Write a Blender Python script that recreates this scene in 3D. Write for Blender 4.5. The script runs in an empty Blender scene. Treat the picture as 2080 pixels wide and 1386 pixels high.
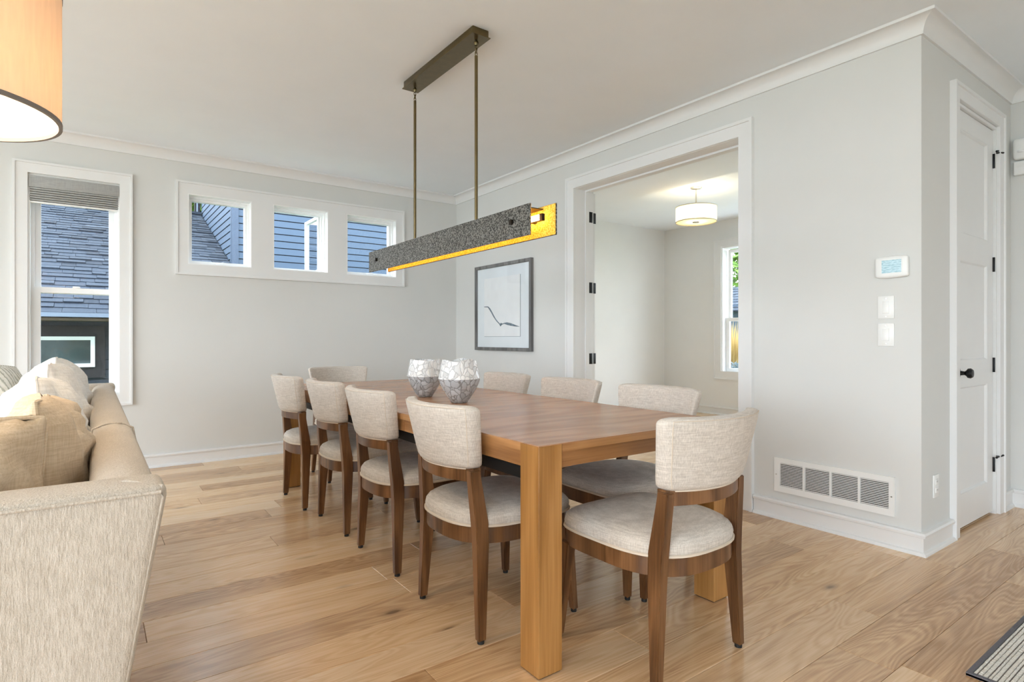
import bpy, bmesh, math, random
from mathutils import Vector, Matrix, noise
S = bpy.context.scene
COL = S.collection
random.seed(7)
PI = math.pi

# ------------------------------------------------------------------ camera
CAM_H, F_PX, YAW = 1.1115, 1175.26, 0.628462
cam_d = bpy.data.cameras.new('camera'); cam = bpy.data.objects.new('camera', cam_d); COL.objects.link(cam)
cam.location = (0, 0, CAM_H); cam.rotation_euler = (PI/2, 0, -YAW)
cam_d.sensor_width = 36; cam_d.lens = 36*F_PX/2080; cam_d.shift_y = -5.28/2080
cam_d.clip_start = .05; cam_d.clip_end = 300
S.camera = cam

# ------------------------------------------------------------------ world, exposure
SKY = 3.2
w = bpy.data.worlds.new('sky'); S.world = w; w.use_nodes = True
wn = w.node_tree; bg = wn.nodes['Background']
tc = wn.nodes.new('ShaderNodeTexCoord'); sx = wn.nodes.new('ShaderNodeSeparateXYZ'); rp = wn.nodes.new('ShaderNodeValToRGB')
wn.links.new(tc.outputs['Generated'], sx.inputs[0]); wn.links.new(sx.outputs['Z'], rp.inputs[0]); wn.links.new(rp.outputs[0], bg.inputs[0])
rp.color_ramp.elements[0].position = 0.0; rp.color_ramp.elements[0].color = (.84, .93, 1, 1)
rp.color_ramp.elements[1].position = 1.0; rp.color_ramp.elements[1].color = (.66, .83, 1, 1)
bg.inputs[1].default_value = SKY
S.view_settings.view_transform = 'Standard'; S.view_settings.look = 'None'
S.view_settings.gamma = 1; S.view_settings.use_curve_mapping = False
S.view_settings.exposure = 1.64
S.cycles.use_denoising = True
S.cycles.use_adaptive_sampling = True; S.cycles.adaptive_threshold = .04; S.cycles.adaptive_min_samples = 16
S.cycles.max_bounces = 9; S.cycles.diffuse_bounces = 6; S.cycles.glossy_bounces = 3; S.cycles.transparent_max_bounces = 16
S.cycles.sample_clamp_indirect = 6
S.cycles.caustics_reflective = False; S.cycles.caustics_refractive = False

def area(name, loc, rot, sx, sy, power, col=(1, 1, 1), portal=False):
    d = bpy.data.lights.new(name, 'AREA'); d.shape = 'RECTANGLE'; d.size = sx; d.size_y = sy; d.energy = power; d.color = col
    o = bpy.data.objects.new(name, d); COL.objects.link(o); o.location = loc; o.rotation_euler = rot
    if portal: d.cycles.is_portal = True
    return o
# room limits
XA, YB, YD, XE, XL, YF, ZC = 3.44, 5.84, 1.165, 4.95, -4.6, -4.6, 2.755
XO, YO, ZO, YS = 7.4, 6.04, 2.822, 1.95            # office: window wall, back wall, ceiling, near wall
# unseen window openings, sized for the daylight they let in: (wall, start, end, z0, z1)
LEFT_WIN = [(-4.2, -1.4, .05, 2.66), (-1.2, 1.6, .05, 2.66), (1.8, 5.2, .05, 2.66)]
FRONT_WIN = [(-3.9, -2.1, .1, 2.5), (1.2, 2.6, .9, 2.4)]
OFF_EXTRA_WIN = [(2.1, 3.0, .3, 2.6), (3.1, 4.0, .3, 2.6)]  # extra office windows out of view, added to brighten that room
for a, b, c, d in LEFT_WIN:
    area('daylight_portal', (XL-.21, (a+b)/2, (c+d)/2), (0, -PI/2, 0), d-c, b-a, 1, portal=True)
for a, b, c, d in FRONT_WIN:
    area('daylight_portal', ((a+b)/2, YF-.21, (c+d)/2), (PI/2, 0, 0), b-a, d-c, 1, portal=True)
for a, b, c, d in OFF_EXTRA_WIN+[(4.2, 5.004, .616, 2.432)]:
    area('daylight_portal', (XO+.21, (a+b)/2, (c+d)/2), (0, PI/2, 0), d-c, b-a, 1, portal=True)
for a, b, c, d in [(-.399, .19, .66, 2.387), (.689, 1.217, 1.77, 2.395), (1.407, 1.937, 1.77, 2.395), (2.127, 2.68, 1.77, 2.395)]:
    area('daylight_portal', ((a+b)/2, YB+.21, (c+d)/2), (-PI/2, 0, 0), b-a, d-c, 1, portal=True)

# ------------------------------------------------------------------ material helpers
MATS = {}
class NT:
    def __init__(s, name):
        s.m = bpy.data.materials.new(name); s.m.use_nodes = True; s.t = s.m.node_tree
        s.b = s.t.nodes['Principled BSDF']; s.out = s.t.nodes['Material Output']; MATS[name] = s.m
    def n(s, typ, **kw):
        x = s.t.nodes.new('ShaderNode'+typ)
        for k, v in kw.items(): setattr(x, k, v)
        return x
    def l(s, a, b): s.t.links.new(a, b)
    def val(s, sock, v):
        if hasattr(v, 'is_output') or isinstance(v, bpy.types.NodeSocket): s.l(v, sock)
        else: sock.default_value = v
    def math(s, op, a, b=0.0, c=None):
        x = s.n('Math', operation=op); s.val(x.inputs[0], a); s.val(x.inputs[1], b)
        if c is not None: s.val(x.inputs[2], c)
        return x.outputs[0]
    def coords(s, scale=(1, 1, 1), rand=0.0, kind='Object'):
        tc = s.n('TexCoord'); mp = s.n('Mapping'); mp.inputs['Scale'].default_value = scale
        if rand:
            oi = s.n('ObjectInfo'); vm = s.n('VectorMath', operation='SCALE'); cx = s.n('CombineXYZ')
            s.l(oi.outputs['Random'], cx.inputs[0])
            s.l(s.math('MULTIPLY', oi.outputs['Random'], 7.31), cx.inputs[1]); s.l(s.math('MULTIPLY', oi.outputs['Random'], 3.17), cx.inputs[2])
            s.l(cx.outputs[0], vm.inputs[0]); vm.inputs['Scale'].default_value = rand
            ad = s.n('VectorMath', operation='ADD'); s.l(tc.outputs[kind], ad.inputs[0]); s.l(vm.outputs[0], ad.inputs[1])
            s.l(ad.outputs[0], mp.inputs[0])
        else: s.l(tc.outputs[kind], mp.inputs[0])
        return mp.outputs[0]
    def noise(s, vec, scale=1, detail=2, rough=.5, dist=0):
        x = s.n('TexNoise'); s.l(vec, x.inputs['Vector']); x.inputs['Scale'].default_value = scale
        x.inputs['Detail'].default_value = detail; x.inputs['Roughness'].default_value = rough; x.inputs['Distortion'].default_value = dist
        return x.outputs['Fac']
    def voro(s, vec, scale=1, feature='F1', out='Distance', rnd=1):
        x = s.n('TexVoronoi', feature=feature); s.l(vec, x.inputs['Vector']); x.inputs['Scale'].default_value = scale; x.inputs['Randomness'].default_value = rnd
        return x.outputs[out]
    def ramp(s, fac, stops):
        x = s.n('ValToRGB'); s.val(x.inputs[0], fac); e = x.color_ramp.elements
        while len(e) < len(stops): e.new(.5)
        for i, (p, c) in enumerate(stops):
            e[i].position = p; e[i].color = (c, c, c, 1) if isinstance(c, (int, float)) else (*c, 1)
        return x.outputs[0]
    def mix(s, fac, a, b, mode='MIX'):
        x = s.n('Mix', data_type='RGBA', blend_type=mode); s.val(x.inputs[0], fac)
        for k, v in ((6, a), (7, b)):
            if isinstance(v, tuple): x.inputs[k].default_value = (*v, 1)
            else: s.l(v, x.inputs[k])
        return x.outputs[2]
    def bump(s, h, strength=.2, dist=.002):
        x = s.n('Bump'); s.l(h, x.inputs['Height']); x.inputs['Strength'].default_value = strength; x.inputs['Distance'].default_value = dist
        s.l(x.outputs[0], s.b.inputs['Normal'])
    def col(s, c):
        if isinstance(c, tuple): s.b.inputs['Base Color'].default_value = (*c, 1)
        else: s.l(c, s.b.inputs['Base Color'])
    def set(s, **kw):
        for k, v in kw.items(): s.val(s.b.inputs[k.replace('_', ' ')], v)

def plain(name, c, rough=.5, metal=0, spec=.5, var=.03, nscale=6, bump=0):
    t = NT(name); v = t.coords(); nz = t.noise(v, nscale, 3)
    lo = tuple(x*(1-var) for x in c); hi = tuple(min(1, x*(1+var)) for x in c)
    t.col(t.ramp(nz, [(.3, lo), (.7, hi)])); t.set(Roughness=rough, Metallic=metal, Specular_IOR_Level=spec)
    if bump: t.bump(t.noise(v, 220, 3), bump, .001)
    return t.m
def wood(name, dark, mid, light, axis=0, rough=.35, rings=26, fine=1.0, rand=9, spec=.5, across=6):
    t = NT(name); sc = [across]*3; sc[axis] = across*.16
    v = t.coords(tuple(sc), rand)
    base = t.noise(v, 1.0, 1.5, .5, .35)
    ring = t.math('SINE', t.math('MULTIPLY', base, rings*6.28/2))
    sc2 = [180*fine]*3; sc2[axis] = 5*fine
    fn = t.noise(t.coords(tuple(sc2), rand), 1, 3, .6)
    f = t.math('ADD', t.math('MULTIPLY', ring, .16), t.math('ADD', t.math('MULTIPLY', fn, .62), t.math('MULTIPLY', base, .38)))
    oi = t.n('ObjectInfo'); f2 = t.math('ADD', f, t.math('MULTIPLY', t.math('SUBTRACT', oi.outputs['Random'], .5), .16))
    t.col(t.ramp(f2, [(.22, dark), (.52, mid), (.8, light)]))
    t.set(Roughness=rough, Specular_IOR_Level=spec); t.bump(fn, .06, .0008)
    return t.m
def fabric(name, c1, c2, sc=420, bump=.35, rand=0):
    t = NT(name)
    a = t.noise(t.coords((sc, sc, sc*.06), rand), 1, 2, .6); b = t.noise(t.coords((sc*.06, sc*.06, sc), rand), 1, 2, .6)
    f = t.math('MULTIPLY', t.math('ADD', a, b), .5)
    t.col(t.ramp(f, [(.38, c1), (.62, c2)])); t.set(Roughness=.92, Specular_IOR_Level=.15)
    t.b.inputs['Sheen Weight'].default_value = .15
    t.bump(f, bump, .002); return t.m
def chenille(name, c1, c2):
    t = NT(name)
    a = t.noise(t.coords((330, 330, 60)), 1, 3, .6); b = t.noise(t.coords((420, 420, 420)), 1, 2, .6); g = t.noise(t.coords((9, 9, 5)), 1, 2)
    f = t.math('ADD', t.math('MULTIPLY', a, .62), t.math('ADD', t.math('MULTIPLY', b, .26), t.math('MULTIPLY', g, .12)))
    t.col(t.ramp(f, [(.36, c1), (.62, c2)])); t.set(Roughness=.95, Specular_IOR_Level=.1); t.b.inputs['Sheen Weight'].default_value = .2
    t.bump(f, .8, .004)
def glass(name, tint=(1, 1, 1), refl=1.0):
    t = NT(name); tr = t.n('BsdfTransparent'); gl = t.n('BsdfGlossy'); mx = t.n('MixShader'); lw = t.n('LayerWeight'); lw.inputs[0].default_value = .5; fc = t.math('ADD', t.math('MULTIPLY', t.math('POWER', lw.outputs['Facing'], 5.0), .9), .02)
    tr.inputs[0].default_value = (*tint, 1); gl.inputs['Roughness'].default_value = .0
    t.l(t.math('MULTIPLY', fc, refl), mx.inputs[0]); t.l(tr.outputs[0], mx.inputs[1]); t.l(gl.outputs[0], mx.inputs[2]); t.l(mx.outputs[0], t.out.inputs[0])
    return t.m

plain('wall_paint', (.675, .675, .66), .75, 0, .25, .012, 3, .05)
plain('office_paint', (.78, .78, .77), .75, 0, .25, .012, 3, .05)
plain('ceiling_paint', (.83, .87, .905), .85, 0, .2, .012, 3, .04)
plain('trim_paint', (.77, .77, .77), .38, 0, .4, .01, 5)
plain('vinyl_white', (.86, .86, .86), .35, 0, .4, .008, 5)
plain('plastic_white', (.83, .83, .82), .3, 0, .5, .01, 9)
plain('black_metal', (.012, .012, .013), .38, .6, .5, .15, 40)
plain('dark_void', (.03, .03, .03), .9, 0, .1)
plain('rail_black', (.015, .014, .014), .45, .4, .4)
plain('bronze', (.165, .125, .062), .3, .9, .5, .08, 30)
plain('nickel', (.6, .58, .54), .3, .9)
plain('stud_dark', (.03, .022, .015), .4, .8)
plain('welt_cloth', (.66, .57, .47), .9, 0, .1)
plain('foot_black', (.012, .012, .012), .6)
wood('chair_wood', (.070, .028, .010), (.150, .066, .024), (.235, .112, .046), 2, .32, 10, .8, 5)
wood('table_leg_wood', (.24, .105, .024), (.36, .168, .045), (.48, .245, .080), 2, .36, 5, .6, 3)
wood('table_apron_wood', (.24, .105, .036), (.37, .175, .062), (.50, .26, .105), 0, .36, 6, .6, 3)
wood('table_apron_side_wood', (.24, .105, .036), (.37, .175, .062), (.50, .26, .105), 1, .36, 6, .6, 3)
wood('table_top_wood', (.34, .170, .092), (.46, .245, .138), (.56, .325, .19), 0, .27, 12, .55, 4, .5, 4)
fabric('chair_linen', (.48, .43, .38), (.68, .625, .565), 330, .3)
chenille('sofa_chenille', (.46, .40, .33), (.64, .575, .50))
fabric('sofa_cushion_cloth', (.60, .56, .51), (.80, .77, .73), 160, .4)
fabric('tan_cushion_cloth', (.58, .44, .29), (.72, .58, .42), 260, .5)
fabric('white_cushion_cloth', (.68, .66, .63), (.84, .82, .79), 190, .3)
fabric('shade_gray_cloth', (.33, .33, .325), (.42, .42, .41), 260, .2)
glass('window_glass'); glass('picture_glass', (1, 1, 1), 1.0)

def m_plank():
    t = NT('oak_plank')
    v = t.coords((.75, 5.2, 5), 31); base = t.noise(v, 1.0, 2.0, .5, .6)
    ring = t.math('SINE', t.math('MULTIPLY', base, 150))
    fn = t.noise(t.coords((5, 210, 30), 31), 1, 3, .6)
    med = t.noise(t.coords((1.4, 22, 5), 31), 1, 3, .55)
    f = t.math('ADD', t.math('MULTIPLY', ring, .06), t.math('ADD', t.math('MULTIPLY', fn, .36), t.math('ADD', t.math('MULTIPLY', med, .28), t.math('MULTIPLY', base, .3))))
    oi = t.n('ObjectInfo')
    f = t.math('ADD', f, t.math('MULTIPLY', t.math('SUBTRACT', oi.outputs['Random'], .5), .36))
    c = t.ramp(f, [(.2, (.40, .215, .095)), (.43, (.67, .425, .225)), (.58, (.79, .54, .315)), (.78, (.88, .67, .45))])
    # greyish or warm boards
    hue = t.math('FRACT', t.math('MULTIPLY', oi.outputs['Random'], 17.7))
    c = t.mix(t.math('MULTIPLY', hue, .2), c, (.62, .50, .385))
    # knots
    kv = t.coords((1.0, 2.6, 1.0), 31); kd = t.voro(kv, 1.9)
    kn = t.noise(t.coords((9, 22, 9), 31), 1, 2)
    kd2 = t.math('ADD', kd, t.math('MULTIPLY', t.math('SUBTRACT', kn, .5), .11))
    k = t.ramp(kd2, [(.035, 1.0), (.07, .45), (.15, 0.0)])
    c = t.mix(t.math('MULTIPLY', k, .72), c, (.10, .055, .03))
    t.col(c); t.set(Roughness=.25, Specular_IOR_Level=.7)
    t.bump(base, .02, .0006)
m_plank()
def m_hammer(name, lo, hi, fleck, rough, metal, bp=.9):
    t = NT(name); v = t.coords(); d = t.voro(v, 130, 'F1', 'Distance'); n2 = t.noise(t.coords((240, 240, 170)), 1, 4, .7, 1.2)
    f = t.math('MULTIPLY', t.math('ADD', d, n2), .55)
    t.col(t.ramp(f, [(.30, lo), (.50, hi), (.62, fleck)])); t.set(Roughness=rough, Metallic=metal, Specular_IOR_Level=.5 if metal else .06)
    t.bump(f, bp, .006)
m_hammer('hammered_pewter', (.014, .013, .011), (.040, .039, .034), (.26, .25, .23), .42, .5)
m_hammer('hammered_gold', (.66, .30, .025), (.82, .44, .05), (.95, .62, .13), .6, .0, .3)
def m_vase(name, body, line, sc):
    t = NT(name); v = t.coords((1, 1, .8)); ns = t.n('TexNoise'); ns.inputs['Scale'].default_value = 22; t.l(v, ns.inputs['Vector'])
    vm = t.n('VectorMath', operation='SCALE'); t.l(ns.outputs['Color'], vm.inputs[0]); vm.inputs['Scale'].default_value = .045
    ad = t.n('VectorMath', operation='ADD'); t.l(v, ad.inputs[0]); t.l(vm.outputs[0], ad.inputs[1])
    d = t.voro(ad.outputs[0], sc, 'DISTANCE_TO_EDGE'); cell = t.voro(ad.outputs[0], sc, 'F1', 'Color')
    sp = t.n('SeparateColor'); t.l(cell, sp.inputs[0])
    bc = t.ramp(sp.outputs[0], [(.0, tuple(x*.78 for x in body)), (1, tuple(min(1, x*1.12) for x in body))])
    e = t.ramp(d, [(.018, 1.0), (.07, 0.0)])
    t.col(t.mix(e, bc, line)); t.set(Roughness=.3); t.bump(t.ramp(d, [(.0, 0.0), (.12, 1.0)]), .6, .003)
m_vase('vase_white_glaze', (.80, .80, .80), (.50, .50, .51), 33)
m_vase('vase_grey_glaze', (.50, .52, .54), (.22, .215, .21), 33)
def m_translucent(name, c, trans=.6, mixf=.55):
    t = NT(name); d = t.n('BsdfDiffuse'); r = t.n('BsdfTranslucent'); mx = t.n('MixShader'); mx.inputs[0].default_value = mixf
    v = t.coords((90, 90, 12)); nz = t.noise(v, 1, 2)
    t.l(t.ramp(nz, [(.3, tuple(x*.9 for x in c)), (.7, c)]), d.inputs[0]); r.inputs[0].default_value = (*c, 1)
    t.l(d.outputs[0], mx.inputs[1]); t.l(r.outputs[0], mx.inputs[2]); t.l(mx.outputs[0], t.out.inputs[0])
m_translucent('lamp_linen', (.93, .73, .57), .6, .2); m_translucent('lamp_liner', (.95, .88, .72), .6, .3); m_translucent('office_linen', (.95, .84, .56)); m_translucent('diffuser_white', (.95, .86, .66), .6, .6)
def m_emit(name, c, s):
    t = NT(name); t.col(c); t.b.inputs['Emission Color'].default_value = (*c, 1); t.b.inputs['Emission Strength'].default_value = s
m_emit('led_warm', (1, .74, .36), 4.5); m_emit('bulb_warm', (1, .80, .52), 4)
def m_screen():
    t = NT('thermostat_screen'); v = t.coords((1, 1, 1)); z = t.n('SeparateXYZ'); t.l(v, z.inputs[0])
    ln = t.math('SINE', t.math('MULTIPLY', z.outputs['Z'], 520)); nz = t.noise(t.coords((5, 55, 240)), 1, 2)
    c = t.ramp(t.math('ADD', t.math('MULTIPLY', ln, .06), nz), [(.36, (.20, .36, .42)), (.6, (.42, .60, .66))])
    t.col(c); t.l(c, t.b.inputs['Emission Color']); t.b.inputs['Emission Strength'].default_value = .04; t.set(Roughness=.15)
m_screen()
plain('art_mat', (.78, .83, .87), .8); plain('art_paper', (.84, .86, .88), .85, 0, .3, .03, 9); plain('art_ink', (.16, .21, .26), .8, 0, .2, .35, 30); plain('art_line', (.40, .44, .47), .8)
wood('frame_grey_wood', (.075, .072, .07), (.135, .132, .13), (.22, .215, .21), 2, .45, 8, .6, 4)
def m_siding(name, c):
    t = NT(name); v = t.coords((3, 3, 90), 5); nz = t.noise(v, 1, 3); oi = t.n('ObjectInfo')
    k = t.math('ADD', t.math('MULTIPLY', nz, .2), t.math('ADD', .82, t.math('MULTIPLY', oi.outputs['Random'], .12)))
    t.col(t.mix(1.0, c, t.ramp(k, [(0, 0.0), (1, 1.0)]), 'MULTIPLY')); t.set(Roughness=.7)
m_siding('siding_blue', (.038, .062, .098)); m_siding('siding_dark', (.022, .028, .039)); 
plain('corner_board_paint', (.032, .049, .080), .6); plain('brown_trim', (.018, .014, .016), .7); plain('soffit_wood', (.12, .08, .05), .7); plain('gutter_grey', (.15, .18, .23), .4); plain('house_glass_dark', (.03, .05, .05), .08, 0, .6, .4, 2)
def m_shingle():
    t = NT('shingle_slate'); g = t.n('NewGeometry'); nz = t.noise(t.coords((40, 40, 40)), 1, 3); big = t.noise(t.coords((.5, .5, .5)), 1, 2)
    f = t.math('ADD', t.math('MULTIPLY', g.outputs['Random Per Island'], .55), t.math('ADD', t.math('MULTIPLY', nz, .25), t.math('MULTIPLY', big, .2)))
    t.col(t.ramp(f, [(.1, (.008, .011, .017)), (.5, (.026, .034, .048)), (.9, (.052, .060, .074))])); t.set(Roughness=.85, Specular_IOR_Level=.25)
m_shingle()
def m_leaf(name, a, b):
    t = NT(name); g = t.n('NewGeometry'); t.col(t.ramp(g.outputs['Random Per Island'], [(0, a), (1, b)])); t.set(Roughness=.6)
    tr = t.n('BsdfTranslucent'); mx = t.n('MixShader'); mx.inputs[0].default_value = .35; tr.inputs[0].default_value = (*b, 1)
    t.l(t.b.outputs[0], mx.inputs[1]); t.l(tr.outputs[0], mx.inputs[2]); t.l(mx.outputs[0], t.out.inputs[0])
m_leaf('leaf_green', (.05, .12, .012), (.17, .30, .04)); m_leaf('grass_gold', (.26, .15, .035), (.48, .34, .13)); m_leaf('shrub_blue', (.045, .06, .06), (.10, .13, .13))
plain('lawn', (.10, .16, .05), .9, 0, .1, .4, 2); plain('bark', (.07, .05, .035), .9); plain('rug_yarn', (.72, .69, .64), .95, 0, .05, .08, 200); plain('rug_ground', (.20, .18, .17), .95, 0, .05); plain('rug_binding', (.16, .155, .17), .95, 0, .05, .2, 300)
plain('stripe_white', (.78, .76, .72), .95, 0, .05, .05, 200); plain('stripe_grey', (.34, .34, .30), .95, 0, .05, .1, 200)

# ------------------------------------------------------------------ geometry helpers
def link(o, parent=None):
    COL.objects.link(o)
    if parent is not None: o.parent = parent
    return o
def mesh(name, vs, fs, mat, parent=None, smooth=False, loc=None, sharp=None):
    me = bpy.data.meshes.new(name); me.from_pydata([tuple(v) for v in vs], [], fs); me.update()
    bm = bmesh.new(); bm.from_mesh(me); bmesh.ops.recalc_face_normals(bm, faces=bm.faces); bm.to_mesh(me); bm.free()
    if mat: me.materials.append(MATS[mat])
    if smooth:
        me.shade_smooth()
        if sharp: me.set_sharp_from_angle(angle=math.radians(sharp))
    o = bpy.data.objects.new(name, me); link(o, parent)
    if loc: o.location = loc
    return o
def tag(o, label=None, cat=None, group=None, kind=None):
    if label: o['label'] = label
    if cat: o['category'] = cat
    if group: o['group'] = group
    if kind: o['kind'] = kind
    return o
def thing(name, label, cat, loc=(0, 0, 0), rz=0, group=None):
    o = bpy.data.objects.new(name, None); link(o); o.location = loc; o.rotation_euler = (0, 0, rz); o.empty_display_size = .1
    return tag(o, label, cat, group)
def struct_root(name, loc=(0, 0, 0), label=None):
    o = bpy.data.objects.new(name, None); link(o); o.location = loc; o.empty_display_size = .1
    return tag(o, label, kind='structure')
BOXF = [(0, 3, 2, 1), (4, 5, 6, 7), (0, 1, 5, 4), (1, 2, 6, 5), (2, 3, 7, 6), (3, 0, 4, 7)]
def boxv(x0, x1, y0, y1, z0, z1):
    return [(x0, y0, z0), (x1, y0, z0), (x1, y1, z0), (x0, y1, z0), (x0, y0, z1), (x1, y0, z1), (x1, y1, z1), (x0, y1, z1)]
def box(name, x0, x1, y0, y1, z0, z1, mat, parent=None, bev=0, seg=2):
    o = mesh(name, boxv(x0, x1, y0, y1, z0, z1), BOXF, mat, parent)
    if bev:
        bm = bmesh.new(); bm.from_mesh(o.data); bmesh.ops.bevel(bm, geom=bm.edges[:], offset=bev, segments=seg, affect='EDGES', profile=.5); bm.to_mesh(o.data); bm.free()
        o.data.shade_smooth(); o.data.set_sharp_from_angle(angle=math.radians(35))
    return o
class MB:
    def __init__(s): s.v = []; s.f = []
    def add(s, vs, fs):
        k = len(s.v); s.v += [tuple(v) for v in vs]; s.f += [tuple(i+k for i in f) for f in fs]; return s
    def box(s, *a): return s.add(boxv(*a), BOXF)
    def tube(s, pts, r, n=8, closed=False):
        pts = [Vector(p) for p in pts]; m = len(pts); vs = []; up = None
        for i, p in enumerate(pts):
            a = pts[(i-1) % m] if (closed or i) else pts[0]; b = pts[(i+1) % m] if (closed or i < m-1) else pts[-1]
            t = (b-a).normalized()
            if up is None: up = Vector((0, 0, 1)) if abs(t.z) < .9 else Vector((1, 0, 0))
            u = (up-t*up.dot(t)).normalized(); up = u; w_ = t.cross(u); rr = r[i] if isinstance(r, (list, tuple)) else r
            vs += [p+(u*math.cos(2*PI*k/n)+w_*math.sin(2*PI*k/n))*rr for k in range(n)]
        fs = []
        for i in range(m if closed else m-1):
            j = (i+1) % m
            fs += [(i*n+k, i*n+(k+1) % n, j*n+(k+1) % n, j*n+k) for k in range(n)]
        if not closed: fs += [tuple(range(n)), tuple(range((m-1)*n, m*n))]
        return s.add(vs, fs)
    def lathe(s, prof, n=24, c=(0, 0, 0), cap=True):
        vs = [(c[0]+r*math.cos(2*PI*k/n), c[1]+r*math.sin(2*PI*k/n), c[2]+z) for r, z in prof for k in range(n)]; m = len(prof)
        fs = [(i*n+k, i*n+(k+1) % n, (i+1)*n+(k+1) % n, (i+1)*n+k) for i in range(m-1) for k in range(n)]
        if cap: fs += [tuple(range(n)), tuple(range((m-1)*n, m*n))]
        return s.add(vs, fs)
    def o(s, name, mat, parent=None, smooth=False, sharp=40, loc=None): return mesh(name, s.v, s.f, mat, parent, smooth, loc, sharp)
def sweep(name, p0, p1, m0, m1, prof, mat, parent=None):
    """profile (offset from wall, height) between two plan points with mitre vectors"""
    vs = []
    for p, m_ in ((p0, m0), (p1, m1)): vs += [(p[0]+m_[0]*d, p[1]+m_[1]*d, z) for d, z in prof]
    n = len(prof); fs = [(i, (i+1) % n, n+(i+1) % n, n+i) for i in range(n)]+[tuple(range(n)), tuple(range(n, 2*n))]
    return mesh(name, vs, fs, mat, parent, True, None, 30)
def wall(name, axis, f0, f1, u0, u1, z0, z1, holes, mat):
    us = sorted({u0, u1, *[h[0] for h in holes], *[h[1] for h in holes]}); zs = sorted({z0, z1, *[h[2] for h in holes], *[h[3] for h in holes]})
    P = (lambda u, z, d: (d, u, z)) if axis == 'x' else (lambda u, z, d: (u, d, z))
    solid = lambda i, j: 0 <= i < len(us)-1 and 0 <= j < len(zs)-1 and not any(h[0] <= us[i]+1e-6 and h[1] >= us[i+1]-1e-6 and h[2] <= zs[j]+1e-6 and h[3] >= zs[j+1]-1e-6 for h in holes)
    vi = {}; vs = []; fs = []
    def V(i, j, d):
        k = (i, j, d)
        if k not in vi: vi[k] = len(vs); vs.append(P(us[i], zs[j], f0 if d == 0 else f1))
        return vi[k]
    for i in range(len(us)-1):
        for j in range(len(zs)-1):
            if not solid(i, j): continue
            for d in (0, 1): fs.append((V(i, j, d), V(i+1, j, d), V(i+1, j+1, d), V(i, j+1, d)))
            for (a, b), nb in ((((i, j), (i+1, j)), (i, j-1)), (((i+1, j), (i+1, j+1)), (i+1, j)), (((i+1, j+1), (i, j+1)), (i, j+1)), (((i, j+1), (i, j)), (i-1, j))):
                if not solid(*nb): fs.append((V(*a, 0), V(*b, 0), V(*b, 1), V(*a, 1)))
    return tag(mesh(name, vs, fs, mat), kind='structure')
def casing(name, P, u0, u1, z0, z1, prof, mat, parent=None, three=False):
    """stepped frame swept round a rectangle; P(u,z,proj)->xyz; prof = [(inset, projection)]"""
    vs = []
    for d, p in prof:
        zb = z0 if three else z0+d
        vs += [P(u0+d, zb, p), P(u0+d, z1-d, p), P(u1-d, z1-d, p), P(u1-d, zb, p)]
    n = len(prof); fs = []; m = 3 if three else 4
    for i in range(n):
        j = (i+1) % n
        for k in range(m): fs.append((i*4+k, i*4+(k+1) % 4, j*4+(k+1) % 4, j*4+k))
    if three: fs += [tuple(i*4 for i in range(n)), tuple(i*4+3 for i in range(n))]
    return mesh(name, vs, fs, mat, parent)
def ring(name, P, u0, u1, z0, z1, wd, d0, d1, mat, parent=None):
    return casing(name, P, u0, u1, z0, z1, [(0, d0), (0, d1), (wd, d1), (wd, d0)], mat, parent)
def rbox(hx, hy, hz, r, n=(4, 4, 4), deform=None, k=3):
    """rounded box (half sizes) as grid, each vertex passed through deform"""
    def axis(h, m):
        a = [-h+r*(1-math.cos(PI/2*i/k)) for i in range(k)]; b = [-x for x in reversed(a)]
        return a+[-(h-r)+2*(h-r)*i/m for i in range(m+1)]+b
    ax = [axis(h, m) for h, m in zip((hx, hy, hz), n)]; L = [len(a) for a in ax]; vi = {}; vs = []; fs = []
    H = (hx, hy, hz)
    def V(i):
        if i not in vi:
            p = Vector([ax[q][i[q]] for q in range(3)]); c = Vector([max(-(H[q]-r), min(H[q]-r, p[q])) for q in range(3)])
            d = p-c
            if d.length > 1e-9: p = c+d.normalized()*r
            vi[i] = len(vs); vs.append(deform(p) if deform else p)
        return vi[i]
    for q in range(3):
        a, b = (q+1) % 3, (q+2) % 3
        for e in (0, L[q]-1):
            for i in range(L[a]-1):
                for j in range(L[b]-1):
                    def I(x, y):
                        t = [0, 0, 0]; t[q] = e; t[a] = x; t[b] = y; return tuple(t)
                    fs.append((V(I(i, j)), V(I(i+1, j)), V(I(i+1, j+1)), V(I(i, j+1))))
    return vs, fs
def copy_tree(o, parent=None):
    c = o.copy(); COL.objects.link(c); c.parent = parent
    for ch in list(o.children): copy_tree(ch, c)
    return c

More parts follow.
